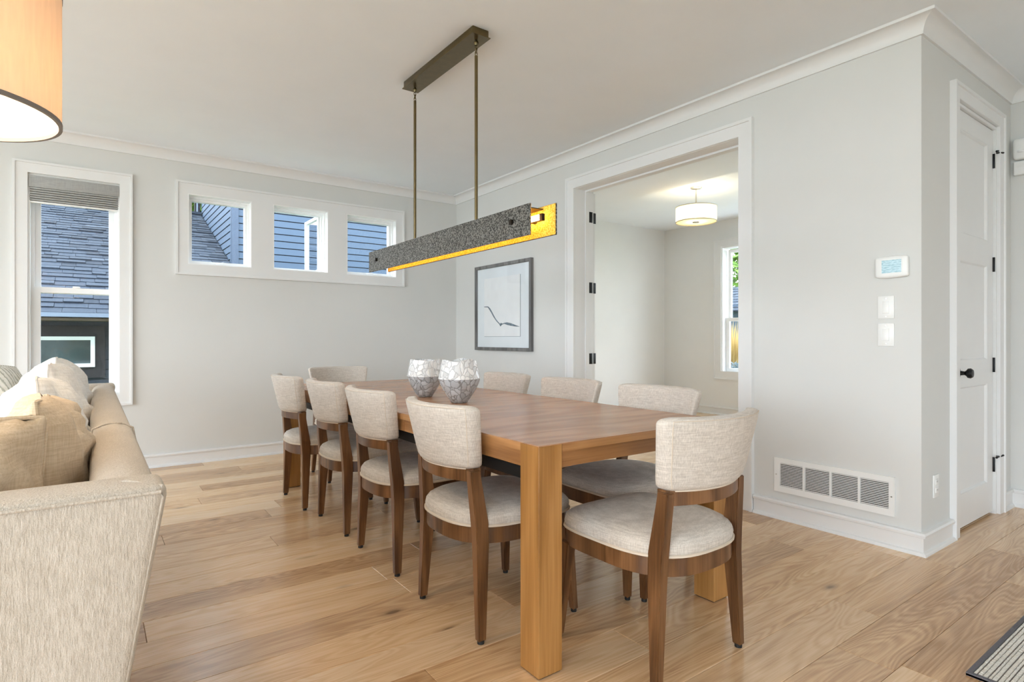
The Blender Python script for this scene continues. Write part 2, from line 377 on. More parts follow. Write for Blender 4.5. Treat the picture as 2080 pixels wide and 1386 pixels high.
# ================================================================== THE SETTING
# ---- floor of oak planks
fl = tag(box('floor', XL, XO, YF, YO, -.12, -.0125, 'dark_void'), 'oak plank floor running through the dining room and office', kind='structure')
PW = .187; rest = MB(); y = YF; row = 0
def plankv(L, W, c=.0016):
    x, y_, t = L/2, W/2, .0125
    return [(-x, -y_, -t), (x, -y_, -t), (x, y_, -t), (-x, y_, -t), (-x, -y_, -c), (x, -y_, -c), (x, y_, -c), (-x, y_, -c), (-x+c, -y_+c, 0), (x-c, -y_+c, 0), (x-c, y_-c, 0), (-x+c, y_-c, 0)]
PF = [(0, 1, 5, 4), (1, 2, 6, 5), (2, 3, 7, 6), (3, 0, 4, 7), (4, 5, 9, 8), (5, 6, 10, 9), (6, 7, 11, 10), (7, 4, 8, 11), (8, 9, 10, 11)]
rows = 57; PW = (YO-YF)/rows
for r_ in range(rows):
    y0 = YF+r_*PW; xend = XO if y0 > YD+.1 else XE; x = XL-random.random()*1.6
    while x < xend:
        L = random.choice((.9, 1.25, 1.6, 1.9, 2.1))*random.uniform(.92, 1.05); a, b = max(x, XL), min(x+L, xend); x += L
        if b-a < .08: continue
        if b > -.75 and y0+PW > .35 and a < (y0+PW)*1.9+.9+max(0, 0):
            mesh('plank', plankv(b-a-.0012, PW-.0012), PF, 'oak_plank', fl, loc=((a+b)/2, y0+PW/2, 0))
        else:
            rest.add([(vx+(a+b)/2, vy+y0+PW/2, vz) for vx, vy, vz in plankv(b-a-.0012, PW-.0012)], PF)
tag(rest.o('plank_field', 'oak_plank', fl), kind='stuff')
# ---- ceilings
tag(box('ceiling', XL-.2, XE+.2, YF-.2, YB+.2, ZC, ZC+.2, 'ceiling_paint'), 'smooth white painted ceiling over the dining room', kind='structure')
tag(box('ceiling_office', XA+.2, XO+.2, YS, YO+.2, ZO, ZO+.2, 'ceiling_paint'), 'white ceiling of the office beyond the doorway', kind='structure')
# ---- walls
W1 = (-.399, .19, .66, 2.387); W2 = [(.689, 1.217, 1.77, 2.395), (1.407, 1.937, 1.77, 2.395), (2.127, 2.68, 1.77, 2.395)]
wall('wall_back', 'y', YB, YB+.2, XL-.2, XA, -.1, ZC, [W1]+W2, 'wall_paint')
DW = (2.18, 3.80, -.1, 2.44)
wall('wall_right', 'x', XA, XA+.2, YD, YO+.2, -.1, ZC+.1, [DW], 'wall_paint')
CD = (3.93, 4.64, -.1, 2.445)
wall('wall_closet', 'y', YD, YD+.13, XA+.2, XE, -.1, ZC, [CD], 'wall_paint')
wall('wall_entry', 'x', XE, XE+.2, YF-.2, YS, -.1, ZC+.1, [], 'wall_paint')
wall('wall_left', 'x', XL-.2, XL, YF-.2, YB, -.1, ZC, LEFT_WIN, 'wall_paint')
wall('wall_front', 'y', YF-.2, YF, XL, XE, -.1, ZC, FRONT_WIN, 'wall_paint')
OW = (4.2, 5.004, .616, 2.432)
wall('wall_office_window', 'x', XO, XO+.2, YS, YO+.2, -.1, ZO+.1, [OW]+OFF_EXTRA_WIN, 'office_paint')
wall('wall_office_back', 'y', YO, YO+.2, XA+.2, XO, -.1, ZO+.1, [], 'office_paint')
wall('wall_office_front', 'y', YS-.1, YS, XA+.2, XO+.2, -.1, ZO+.1, [], 'office_paint')
# ---- crown, baseboards
CZ = ZC-.088
crown = [(0, CZ), (.012, CZ), (.012, CZ+.011)]+[(.076-.062*math.cos(t*PI/16), CZ+.011+.062*math.sin(t*PI/16)) for t in range(1, 9)]+[(.085, CZ+.073), (.085, ZC), (0, ZC)]
base = [(0, 0), (.030, 0), (.030, .007), (.025, .016), (.017, .019), (.014, .02), (.014, .09), (.024, .094), (.026, .106), (.02, .115), (0, .117)]
plan = [(XL, YB), (XA, YB), (XA, YD), (XE, YD), (XE, YF)]; nrm = [(0, -1), (-1, 0), (0, -1), (-1, 0)]
mv = [(0, -1)]+[(-1, -1)]*3+[(-1, 0)]
for i, lab in enumerate(['white cove crown moulding above the three small windows', 'white cove crown moulding above the doorway wall', 'white cove crown moulding above the closet door', 'white cove crown moulding on the far right wall']):
    tag(sweep('trim_%d' % (i+1), plan[i], plan[i+1], mv[i], mv[i+1], crown, 'trim_paint'), lab, kind='structure')
tag(sweep('baseboard_back', (XL, YB), (XA, YB), (0, -1), (-1, -1), base, 'trim_paint'), kind='structure')
bd = tag(sweep('baseboard_right', (XA, YB), (XA, 3.895), (-1, -1), (-1, 0), base, 'trim_paint'), kind='structure')
tag(sweep('baseboard_vent', (XA, 2.085), (XA, YD), (-1, 0), (-1, -1), base, 'trim_paint'), kind='structure')
tag(sweep('baseboard_closet', (XA, YD), (3.838, YD), (-1, -1), (0, -1), base, 'trim_paint'), kind='structure')
tag(sweep('baseboard_closet_end', (4.732, YD), (XE, YD), (0, -1), (-1, -1), base, 'trim_paint'), kind='structure')
tag(sweep('baseboard_entry', (XE, YD), (XE, YF), (-1, -1), (-1, 0), base, 'trim_paint'), kind='structure')
tag(sweep('baseboard_office', (XO, YS), (XO, YO), (-1, 0), (-1, -1), base, 'trim_paint'), kind='structure')
tag(sweep('baseboard_office_back', (XA+.2, YO), (XO, YO), (0, -1), (-1, -1), base, 'trim_paint'), kind='structure')
# ---- window casings on the back wall
CP = [(0, 0), (0, .028), (.016, .028), (.018, .02), (.091, .018), (.091, 0)]
PB = lambda u, z, p: (u, YB-p, z)
tag(casing('trim_5', PB, -.491, .28, .553, 2.49, CP, 'trim_paint'), 'white casing of the tall window behind the sofa', kind='structure')
tri = struct_root('trim_6', (0, 0, 0), 'wide white casing framing three small square windows')
casing('outer_band', PB, .595, 2.773, 1.676, 2.503, [(0, 0), (0, .028), (.018, .028), (.02, .018), (.0205, 0)], 'trim_paint', tri)
fp = wall('flat_board', 'y', YB-.018, YB, .614, 2.754, 1.695, 2.484, W2, 'trim_paint'); fp.parent = tri; del fp['kind']
# ---- tall double hung window
PBi = lambda u, z, p: (u, YB+p, z)
wn1 = struct_root('window_1', ((W1[0]+W1[1])/2, YB, W1[2]), 'tall white double-hung window behind the sofa')
def at(o, root): o.matrix_parent_inverse = root.matrix_basis.inverted() if False else Matrix.Translation(-root.location); return o
at(ring('jamb_liner', PBi, *W1, .012, .0, .17, 'vinyl_white', wn1), wn1)
a0, a1, b0, b1 = W1[0]+.012, W1[1]-.012, W1[2]+.012, W1[3]-.012
at(ring('frame', PBi, a0, a1, b0, b1, .022, .09, .18, 'vinyl_white', wn1), wn1)
s_ = ring('upper_sash', PBi, a0+.018, a1-.018, 1.475, b1-.018, .042, .125, .16, 'vinyl_white', wn1); at(s_, wn1)
at(box('pane', a0+.05, a1-.05, YB+.14, YB+.144, 1.51, b1-.05, 'window_glass', wn1), wn1)
s_ = ring('lower_sash', PBi, a0+.015, a1-.015, b0+.015, 1.522, .044, .085, .122, 'vinyl_white', wn1); at(s_, wn1)
at(box('pane', a0+.05, a1-.05, YB+.1, YB+.104, b0+.05, 1.49, 'window_glass', wn1), wn1)
at(box('sash_lock', -.125, -.075, YB+.075, YB+.11, 1.522, 1.535, 'vinyl_white', wn1, .004), wn1)
# ---- three small windows (the middle casement stands open)
for i, (u0, u1, z0, z1) in enumerate(W2):
    wr = struct_root('window_%d' % (i+2), ((u0+u1)/2, YB, z0), ['small square window nearest the sofa, shingle roof outside', 'middle small window with its sash swung open', 'small square window nearest the room corner'][i])
    at(ring('jamb_liner', PBi, u0, u1, z0, z1, .008, -.018, .12, 'vinyl_white', wr), wr)
    at(ring('frame', PBi, u0+.008, u1-.008, z0+.008, z1-.008, .014, .06, .18, 'vinyl_white', wr), wr)
    if i != 1:
        at(ring('sash', PBi, u0+.018, u1-.018, z0+.018, z1-.018, .026, .09, .14, 'vinyl_white', wr), wr)
        at(box('pane', u0+.04, u1-.04, YB+.112, YB+.116, z0+.04, z1-.04, 'window_glass', wr), wr)
        c_ = (u0+u1)/2+.03
        hb = MB(); hb.box(c_-.055, c_+.055, YB+.055, YB+.085, z0+.008, z0+.03); hb.tube([(c_+.05, YB+.07, z0+.03), (c_+.0, YB+.06, z0+.038), (c_-.05, YB+.06, z0+.028)], .006)
        at(hb.o('crank_handle', 'vinyl_white', wr, True), wr)
    else:
        at(ring('frame_step', PBi, u0+.02, u1-.02, z0+.02, z1-.02, .016, .11, .18, 'vinyl_white', wr), wr)
        PO = lambda u, z, p: (u1-.035+p, u, z)
        at(ring('open_sash', PO, YB+.14, YB+.60, z0+.02, z1-.02, .03, -.02, .02, 'vinyl_white', wr), wr)
        at(box('pane', u1-.037, u1-.033, YB+.165, YB+.575, z0+.045, z1-.045, 'window_glass', wr), wr)
# ---- doorway to the office
PR = lambda u, z, p: (XA-p, u, z)
DCP = [(0, 0), (0, .03), (.02, .03), (.022, .022), (.1, .02), (.1, 0)]
tag(casing('trim_7', PR, 2.09, 3.89, 0, 2.53, DCP, 'trim_paint', None, True), 'tall white casing round the office doorway', kind='structure')
PRi = lambda u, z, p: (XA+p, u, z)
jm = tag(casing('trim_8', PRi, 2.18, 3.80, 0, 2.44, [(0, 0), (0, .205), (.012, .205), (.012, .155), (.026, .155), (.026, .115), (.012, .115), (.012, 0)], 'trim_paint', None, True), 'white jamb with stop lining the office doorway', kind='structure')
PO2 = lambda u, z, p: (XA+.2+p, u, z)
tag(casing('trim_9', PO2, 2.09, 3.89, 0, 2.53, DCP, 'trim_paint', None, True), 'office side casing of the doorway', kind='structure')
dl = struct_root('door_2', (XA+.245, 3.81, 0), 'white office door leaf folded back flat, seen edge on')
box('leaf', -.02, .02, 0, .8, .012, 2.425, 'trim_paint', dl, .002)
for hz in (2.199, 1.566, .929):
    hg = box('hinge', -.045, .022, -.006, .0, hz-.048, hz+.048, 'black_metal', dl, .002)
    MB().tube([(-.028, -.012, hz-.05), (-.028, -.012, hz+.05)], .008, 10).o('knuckle', 'black_metal', hg, True)
    box('jamb_plate', -.078, -.036, -.024, -.018, hz-.048, hz+.048, 'black_metal', hg, .001)
# ---- closet door
PC = lambda u, z, p: (u, YD-p, z)
tag(casing('trim_10', PC, 3.84, 4.73, 0, 2.537, [(0, 0), (0, .032), (.018, .032), (.02, .024), (.085, .022), (.085, 0)], 'trim_paint', None, True), 'white casing round the panelled closet door', kind='structure')
PCi = lambda u, z, p: (u, YD+p, z)
tag(casing('trim_11', PCi, CD[0]-.005, CD[1]+.005, 0, 2.448, [(0, -.004), (0, .12), (.016, .12), (.016, -.004)], 'trim_paint', None, True), 'white jamb of the closet door', kind='structure')
d1 = struct_root('door_1', (CD[0]+.013, YD+.012, 0), 'white three-panel closet door with black knob')
DWd = CD[1]-CD[0]-.026
dm = wall('leaf', 'y', 0, .038, .0, DWd, .018, 2.428, [(.105, DWd-.105, .21, .83), (.105, DWd-.105, .98, 1.565), (.105, DWd-.105, 1.72, 2.32)], 'trim_paint'); dm.parent = d1; del dm['kind']
for z0, z1 in ((.21, .83), (.98, 1.565), (1.72, 2.32)):
    pn = box('panel', .105, DWd-.105, .013, .030, z0, z1, 'trim_paint', d1)
    casing('panel_bead', lambda u, z, p: (u, .013-p, z), .105, DWd-.105, z0, z1, [(0, 0), (0, .011), (.004, .011), (.012, 0)], 'trim_paint', pn)
kb = MB().lathe([(.001, 0), (.030, 0), (.030, .006), (.014, .010), (.010, .032), (.016, .040), (.027, .048), (.029, .060), (.022, .070), (.001, .073)], 20).o('knob', 'black_metal', d1, True)
kb.rotation_euler = (PI/2, 0, 0); kb.location = (.062, 0, .914)
for k, hz in enumerate((2.236, 1.58, .944, .312)):
    hg = box('hinge', DWd-.004, DWd+.022, -.012, .004, hz-.046, hz+.046, 'black_metal', d1, .002)
    if k in (0, 3):
        t_ = MB().tube([(DWd-.035, -.028, hz+.05), (DWd-.012, -.03, hz+.056), (DWd+.01, -.022, hz+.051)], .006, 8)
        t_.tube([(DWd+.01, -.022, hz+.051), (DWd+.03, -.03, hz+.052), (DWd+.062, -.038, hz+.056)], .006, 8); t_.lathe([(.001, 0), (.009, 0), (.009, .012), (.001, .012)], 10, (DWd+.01, -.02, hz+.045))
        t_.o('hinge_stop', 'black_metal', hg, True)
# ---- office window
PW_ = lambda u, z, p: (XO-p, u, z); PWi = lambda u, z, p: (XO+p, u, z)
tag(casing('trim_12', PW_, OW[0]-.123, OW[1]+.123, .518, 2.563, [(0, 0), (0, .026), (.016, .026), (.018, .018), (.12, .016), (.12, 0)], 'trim_paint'), 'white casing of the office window', kind='structure')
w5 = struct_root('window_5', (XO, 4.6, OW[2]), 'narrow slice of white double-hung window in the office')
at(ring('jamb_liner', PWi, *OW, .014, 0, .17, 'vinyl_white', w5), w5)
at(ring('upper_sash', PWi, OW[0]+.02, OW[1]-.03, 1.36, OW[3]-.03, .045, .12, .155, 'vinyl_white', w5), w5)
at(ring('lower_sash', PWi, OW[0]+.02, OW[1]-.02, OW[2]+.014, 1.41, .05, .08, .118, 'vinyl_white', w5), w5)
at(box('pane', XO+.135, XO+.139, OW[0]+.05, OW[1]-.06, 1.39, OW[3]-.06, 'window_glass', w5), w5)
at(box('pane', XO+.098, XO+.102, OW[0]+.05, OW[1]-.06, OW[2]+.05, 1.37, 'window_glass', w5), w5)
# ---- frames in the unseen openings, which are added to let in daylight
k = 6
for a, b, c, d in LEFT_WIN:
    r_ = struct_root('window_%d' % k); k += 1; ring('frame', lambda u, z, p: (XL-.1+p, u, z), a, b, c, d, .06, -.03, .03, 'vinyl_white', r_)
for a, b, c, d in FRONT_WIN:
    r_ = struct_root('window_%d' % k); k += 1; ring('frame', lambda u, z, p: (u, YF-.1+p, z), a, b, c, d, .06, -.03, .03, 'vinyl_white', r_)
for a, b, c, d in OFF_EXTRA_WIN:
    r_ = struct_root('window_%d' % k); k += 1; ring('frame', lambda u, z, p: (XO+.1+p, u, z), a, b, c, d, .06, -.03, .03, 'vinyl_white', r_)

# ================================================================== OUTSIDE
plain('bounce_slab_pale', (.62, .61, .59), .8, 0, .2, .05, 4)  # pale slabs outside the openings, added to bounce daylight indoors
tag(box('bounce_slab_left', XL-9, XL-.2, YF-9, YB+.2, -.6, -.12, 'bounce_slab_pale'), kind='structure'); tag(box('bounce_slab_office', XO+.2, XO+2.6, YS-3, YO+1, -.6, -.12, 'bounce_slab_pale'), kind='structure'); tag(box('bounce_slab_front', XL-.2, XE+4, YF-9, YF-.2, -.6, -.12, 'bounce_slab_pale'), kind='structure')
tag(box('ground', -40, 60, -40, 60, -1.0, -.6, 'lawn'), 'green lawn outside', kind='structure')
nh = thing('neighbour_house', 'blue-grey lap-sided house with slate shingle roof outside the dining windows', 'house', (1.93, 10.8, -.6))
NX, NY, RS = 1.93, 10.8, .428
def H(o): o.matrix_parent_inverse = Matrix.Translation((-1.93, -10.8, .6)); return o
zr = lambda y_: 2.355+RS*(y_-NY)
plain('lap_shadow_dark', (.008, .010, .015), .9)  # near-black core between the boards paints the lap shadow lines
H(box('wall_core', NX+.03, 9.5, NY+.03, 14.3, -.6, 6.0, 'lap_shadow_dark', nh))
EX = .1225
def lap(L): return [(0, 0, 0), (L, 0, 0), (L, -.014, 0), (0, -.014, 0), (0, 0, EX-.016), (L, 0, EX-.016), (L, -.008, EX-.016), (0, -.008, EX-.016)]
LF = [(0, 1, 2, 3), (4, 5, 6, 7), (0, 1, 5, 4), (1, 2, 6, 5), (2, 3, 7, 6), (3, 0, 4, 7)]
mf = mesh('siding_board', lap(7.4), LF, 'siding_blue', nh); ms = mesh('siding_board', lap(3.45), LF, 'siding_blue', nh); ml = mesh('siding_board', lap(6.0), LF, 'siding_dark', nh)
def put(src, first, loc, rz=0):
    o = src if first else src.copy()
    if not first: COL.objects.link(o); o.parent = nh
    o.location = Vector(loc)-Vector((1.93, 10.8, -.6)); o.rotation_euler = (0, 0, rz)
for i in range(30):
    z = 2.0+i*EX
    put(mf, i == 0, (NX+.1, NY+.028, z)); put(ms, i == 0, (NX+.028, 14.25, z), -PI/2)
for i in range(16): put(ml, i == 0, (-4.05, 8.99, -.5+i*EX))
H(box('corner_board', NX, NX+.11, NY-.02, NY+.02, 1.5, 6, 'corner_board_paint', nh)); H(box('corner_board', NX-.0, NX+.02, NY, NY+.1, 1.5, 6, 'siding_blue', nh))
H(box('downspout', NX-.11, NX-.0, 14.26, 14.36, 3.4, 6, 'black_metal', nh)); H(box('downspout_strap', NX-.08, NX-.05, 14.245, 14.262, 3.4, 6, 'gutter_grey', nh))
# lower wing
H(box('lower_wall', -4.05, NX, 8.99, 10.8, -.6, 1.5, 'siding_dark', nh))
rb = mesh('roof_deck', [(-4.3, 8.63, zr(8.63)-.06), (NX, 8.63, zr(8.63)-.06), (NX, 14.22, zr(14.22)-.06), (-4.3, 14.22, zr(14.22)-.06), (-4.3, 8.63, zr(8.63)-.02), (NX, 8.63, zr(8.63)-.02), (NX, 14.22, zr(14.22)-.02), (-4.3, 14.22, zr(14.22)-.02)], BOXF, 'corner_board_paint', nh); H(rb)
sl = math.hypot(1, RS); CO = .165; nC = int((14.22-8.6)*sl/CO)
for i in range(nC+1):
    m_ = MB(); x = -3.6-random.random()*.3
    s0 = i*CO
    while x < NX:
        wd = random.choice((.16, .2, .26, .33)); th = random.choice((.008, .010, .016, .024)); x1 = min(x+wd, NX); d0 = s0-random.choice((0, 0, .012, .02)); d1_ = s0+CO+.05
        q = lambda xx, s, h: (xx, 8.6+s/sl-h*RS/sl, zr(8.6+s/sl)+h/sl)
        m_.add([q(x, d0, -.005), q(x1-.004, d0, -.005), q(x1-.004, d1_, -.02), q(x, d1_, -.02), q(x, d0, th), q(x1-.004, d0, th), q(x1-.004, d1_, -.004), q(x, d1_, -.004)], BOXF)
        x = x1
        if x >= NX-.01: break
    H(m_.o('shingle_course', 'shingle_slate', nh))
H(box('ridge_cap', -3.6, NX, 14.1, 14.34, zr(14.22)-.02, zr(14.22)+.03, 'shingle_slate', nh))
H(box('gutter', -4.3, NX, 8.5, 8.62, zr(8.6)-.05, zr(8.6)+.0, 'gutter_grey', nh)); H(box('soffit', -4.3, NX, 8.55, 9.0, zr(8.6)-.09, zr(8.6)-.06, 'soffit_wood', nh))
H(box('window_surround', -1.4, .14, 8.955, 8.985, .62, 1.27, 'brown_trim', nh))
hw = ring('house_window', lambda u, z, p: (u, 8.955-p, z), -1.3, .035, .755, 1.135, .045, 0, .03, 'vinyl_white', nh); H(hw)
H(box('house_pane', -1.27, .0, 8.95, 8.954, .785, 1.1, 'house_glass_dark', nh))
# house beyond the office
oh = thing('far_house', 'low grey-blue house roof seen through the office window', 'house', (21, 13, -.6))
box('house_wall', -1, 3, -9, 9, 0, 3.0, 'siding_blue', oh)
for i in range(9):
    m_ = MB(); s = i*.3; q = lambda y_, t, h: (-1.4+t*.92, y_, 2.75+t*.42+h)
    y_ = -9.2
    while y_ < 9.2:
        wd = random.choice((.3, .45, .6)); m_.add([q(y_, s, 0), q(y_+wd, s, 0), q(y_+wd, s+.32, -.03), q(y_, s+.32, -.03), q(y_, s, .03), q(y_+wd-.01, s, .03), q(y_+wd-.01, s+.32, 0), q(y_, s+.32, 0)], BOXF); y_ += wd
    m_.o('shingle_course', 'shingle_slate', oh)
mesh('roof_deck', [(-1.4, -9.2, 2.72), (-1.4, 9.2, 2.72), (1.1, 9.2, 3.86), (1.1, -9.2, 3.86), (3, 9.2, 3), (3, -9.2, 3)], [(0, 1, 2, 3), (3, 2, 4, 5), (0, 3, 5), (1, 4, 2), (0, 5, 4, 1)], 'shingle_slate', oh)
def leaves(n, rx, ry, rz, size, asp=1.6):
    m_ = MB()
    for _ in range(n):
        d = Vector((random.gauss(0, 1), random.gauss(0, 1), random.gauss(0, 1))).normalized()*random.uniform(.55, 1)**.5
        p = Vector((d.x*rx, d.y*ry, d.z*rz)); a = Vector((random.gauss(0, 1), random.gauss(0, 1), random.gauss(0, 1))).normalized(); b = a.orthogonal().normalized(); s = size*random.uniform(.6, 1.3)
        m_.add([p-a*s*asp, p+b*s*.6, p+a*s*asp, p-b*s*.6], [(0, 1, 2, 3)])
    return m_
def tree(loc, r, h, label):
    t_ = thing('leafy_tree', label, 'tree', loc, 0, 'trees behind the neighbouring roofs'); MB().tube([(0, 0, 0), (.1, 0, h*.4), (.05, .1, h*.7)], [.22, .17, .1]).o('trunk', 'bark', t_, True)
    lv = leaves(9000, r, r, r*.95, .2).o('crown', 'leaf_green', t_, loc=(0, 0, h)); lv['kind'] = 'stuff'
tree((2.2, 20, -.6), 3.0, 6.2, 'bright green tree above the shingle roof outside the small windows')
tree((33, 20, -.6), 4.2, 5.4, 'green tree above the roof outside the office window')
# ornamental grass and shrub by the office window
def blades(n, r, h, wd):
    m_ = MB()
    for _ in range(n):
        a = random.uniform(0, 2*PI); d = Vector((math.cos(a), math.sin(a), 0)); p = d*random.uniform(0, r*.45); hh = h*random.uniform(.65, 1.05); sp = random.uniform(.1, 1)*r
        e = Vector((-d.y, d.x, 0))*wd; mid = p+d*sp*.35+Vector((0, 0, hh*.65)); top = p+d*sp+Vector((0, 0, hh))
        m_.add([p-e, p+e, mid+e, mid-e, top], [(0, 1, 2, 3), (3, 2, 4)])
    return m_
for gx, gy, lab in ((12.2, 7.95, 'tall golden ornamental grass clump in the middle of the office window'),):
    g_ = thing('ornamental_grass', lab, 'grass', (gx, gy, -.6)); tag(blades(700, .75, 2.1, .012).o('blades', 'grass_gold', g_), kind='stuff')
sh = thing('blue_shrub', 'low grey-blue shrub below the golden grass', 'shrub', (10.6, 6.9, -.6)); tag(leaves(2600, 1.0, 1.0, .62, .05).o('foliage', 'shrub_blue', sh, loc=(0, 0, .6)), kind='stuff')

# pixel of the photograph -> point on a known wall plane
def px_x(u, v, x):
    r = (u-1040)/F_PX; dx = math.sin(YAW)+r*math.cos(YAW); dy = math.cos(YAW)-r*math.sin(YAW); t = x/dx
    return dy*t, CAM_H+(687.72-v)/F_PX*t

# ================================================================== DINING TABLE
TX, TY, HW, HL = 1.692, 3.0075, .52, 1.5425
tb = thing('dining_table', 'long honey-brown wooden extension dining table with square block legs', 'table', (TX, TY, 0))
for sx_ in (-1, 1):
    for sy_ in (-1, 1):
        xa, ya = sx_*(HW-.05), sy_*(HL-.05)
        lg = box('leg', xa-.05, xa+.05, ya-.05, ya+.05, .004, .7588, 'table_leg_wood', tb, .0015, 1)
        box('foot_pad', xa-.045, xa+.045, ya-.045, ya+.045, 0, .005, 'foot_black', lg)
cuts = [-HL, -.53, 0, .53, HL]
for i in range(4):
    y0, y1 = cuts[i]+(.0006 if i else 0), cuts[i+1]-(.0006 if i < 3 else 0)
    pn = box('top_panel', -HW, HW, y0, y1, .7588, .762, 'table_top_wood', tb)
    box('core_board', -HW+.04, HW-.04, y0+(.04 if i == 0 else 0), y1-(.04 if i == 3 else 0), .735, .7588, 'table_apron_wood', pn)
    ya, yb = (y0+.1 if i == 0 else y0), (y1-.1 if i == 3 else y1)
    for sx_ in (-1, 1):
        box('edge_board', *sorted((sx_*HW, sx_*(HW-.06))), ya, yb, .733, .7588, 'table_leg_wood' if False else 'table_apron_side_wood', pn)
        box('side_apron', *sorted((sx_*(HW-.008), sx_*(HW-.03))), ya, yb, .679, .733, 'table_apron_side_wood', tb)
for sy_ in (-1, 1):
    box('end_edge_board', -HW+.1, HW-.1, *sorted((sy_*HL, sy_*(HL-.06))), .733, .7588, 'table_apron_wood', tb)
    box('end_apron', -HW+.1, HW-.1, *sorted((sy_*(HL-.008), sy_*(HL-.03))), .679, .733, 'table_apron_wood', tb)
for sx_ in (-1, 1):
    box('steel_slide', *sorted((sx_*(HW-.065), sx_*(HW-.045))), -HL+.1, HL-.1, .622, .664, 'rail_black', tb)

# ================================================================== DINING CHAIRS
def outline(n=56):
    pts = []
    for i in range(n):
        a = 2*PI*i/n; c, s = math.cos(a), math.sin(a)
        if s >= 0: e = 5.0; q = (.250*math.copysign(abs(c)**(2/e), c), -.02+.262*abs(s)**(2/e))
        else: e = 2.7; q = (.250*math.copysign(abs(c)**(2/e), c), -.02-.262*abs(s)**(2/e))
        pts.append(q)
    # resample evenly
    P = [Vector((*p, 0)) for p in pts]; P.append(P[0].copy()); L = [0]
    for i in range(n): L.append(L[-1]+(P[i+1]-P[i]).length)
    out = []
    for k in range(n):
        t = L[-1]*k/n; i = max(j for j in range(n) if L[j] <= t+1e-9); f = (t-L[i])/max(1e-9, L[i+1]-L[i]); out.append(P[i].lerp(P[i+1], f))
    return out
OUT = outline()
def sqsweep(pts):
    vs = []
    for x, y_, z, wx, wy in pts: vs += [(x-wx/2, y_-wy/2, z), (x+wx/2, y_-wy/2, z), (x+wx/2, y_+wy/2, z), (x-wx/2, y_+wy/2, z)]
    m = len(pts); fs = [(i*4+k, i*4+(k+1) % 4, i*4+4+(k+1) % 4, i*4+4+k) for i in range(m-1) for k in range(4)]+[(0, 1, 2, 3), (4*m-4, 4*m-3, 4*m-2, 4*m-1)]
    return vs, fs
def bevmesh(name, vs, fs, mat, parent, b=.003):
    o = mesh(name, vs, fs, mat, parent); bm = bmesh.new(); bm.from_mesh(o.data)
    bmesh.ops.bevel(bm, geom=bm.edges[:], offset=b, segments=2, affect='EDGES', clamp_overlap=True); bm.to_mesh(o.data); bm.free(); o.data.shade_smooth(); o.data.set_sharp_from_angle(angle=math.radians(40)); return o
BZ0, BZ1 = .628, .868
def backmap(s, t, n):        # s across, t up, n thickness -> xyz
    h = t*(BZ1-BZ0); wd = .214+.046*t; rb, rt = .034, .022
    if h < rb: wd -= (rb-math.sqrt(max(0, rb*rb-(rb-h)**2)))*.9
    g = BZ1-BZ0-h
    if g < rt: wd -= rt-math.sqrt(max(0, rt*rt-(rt-g)**2))
    return Vector((s*wd, n-.292-.055*t+(.066+.016*t)*s*s, BZ0+h))
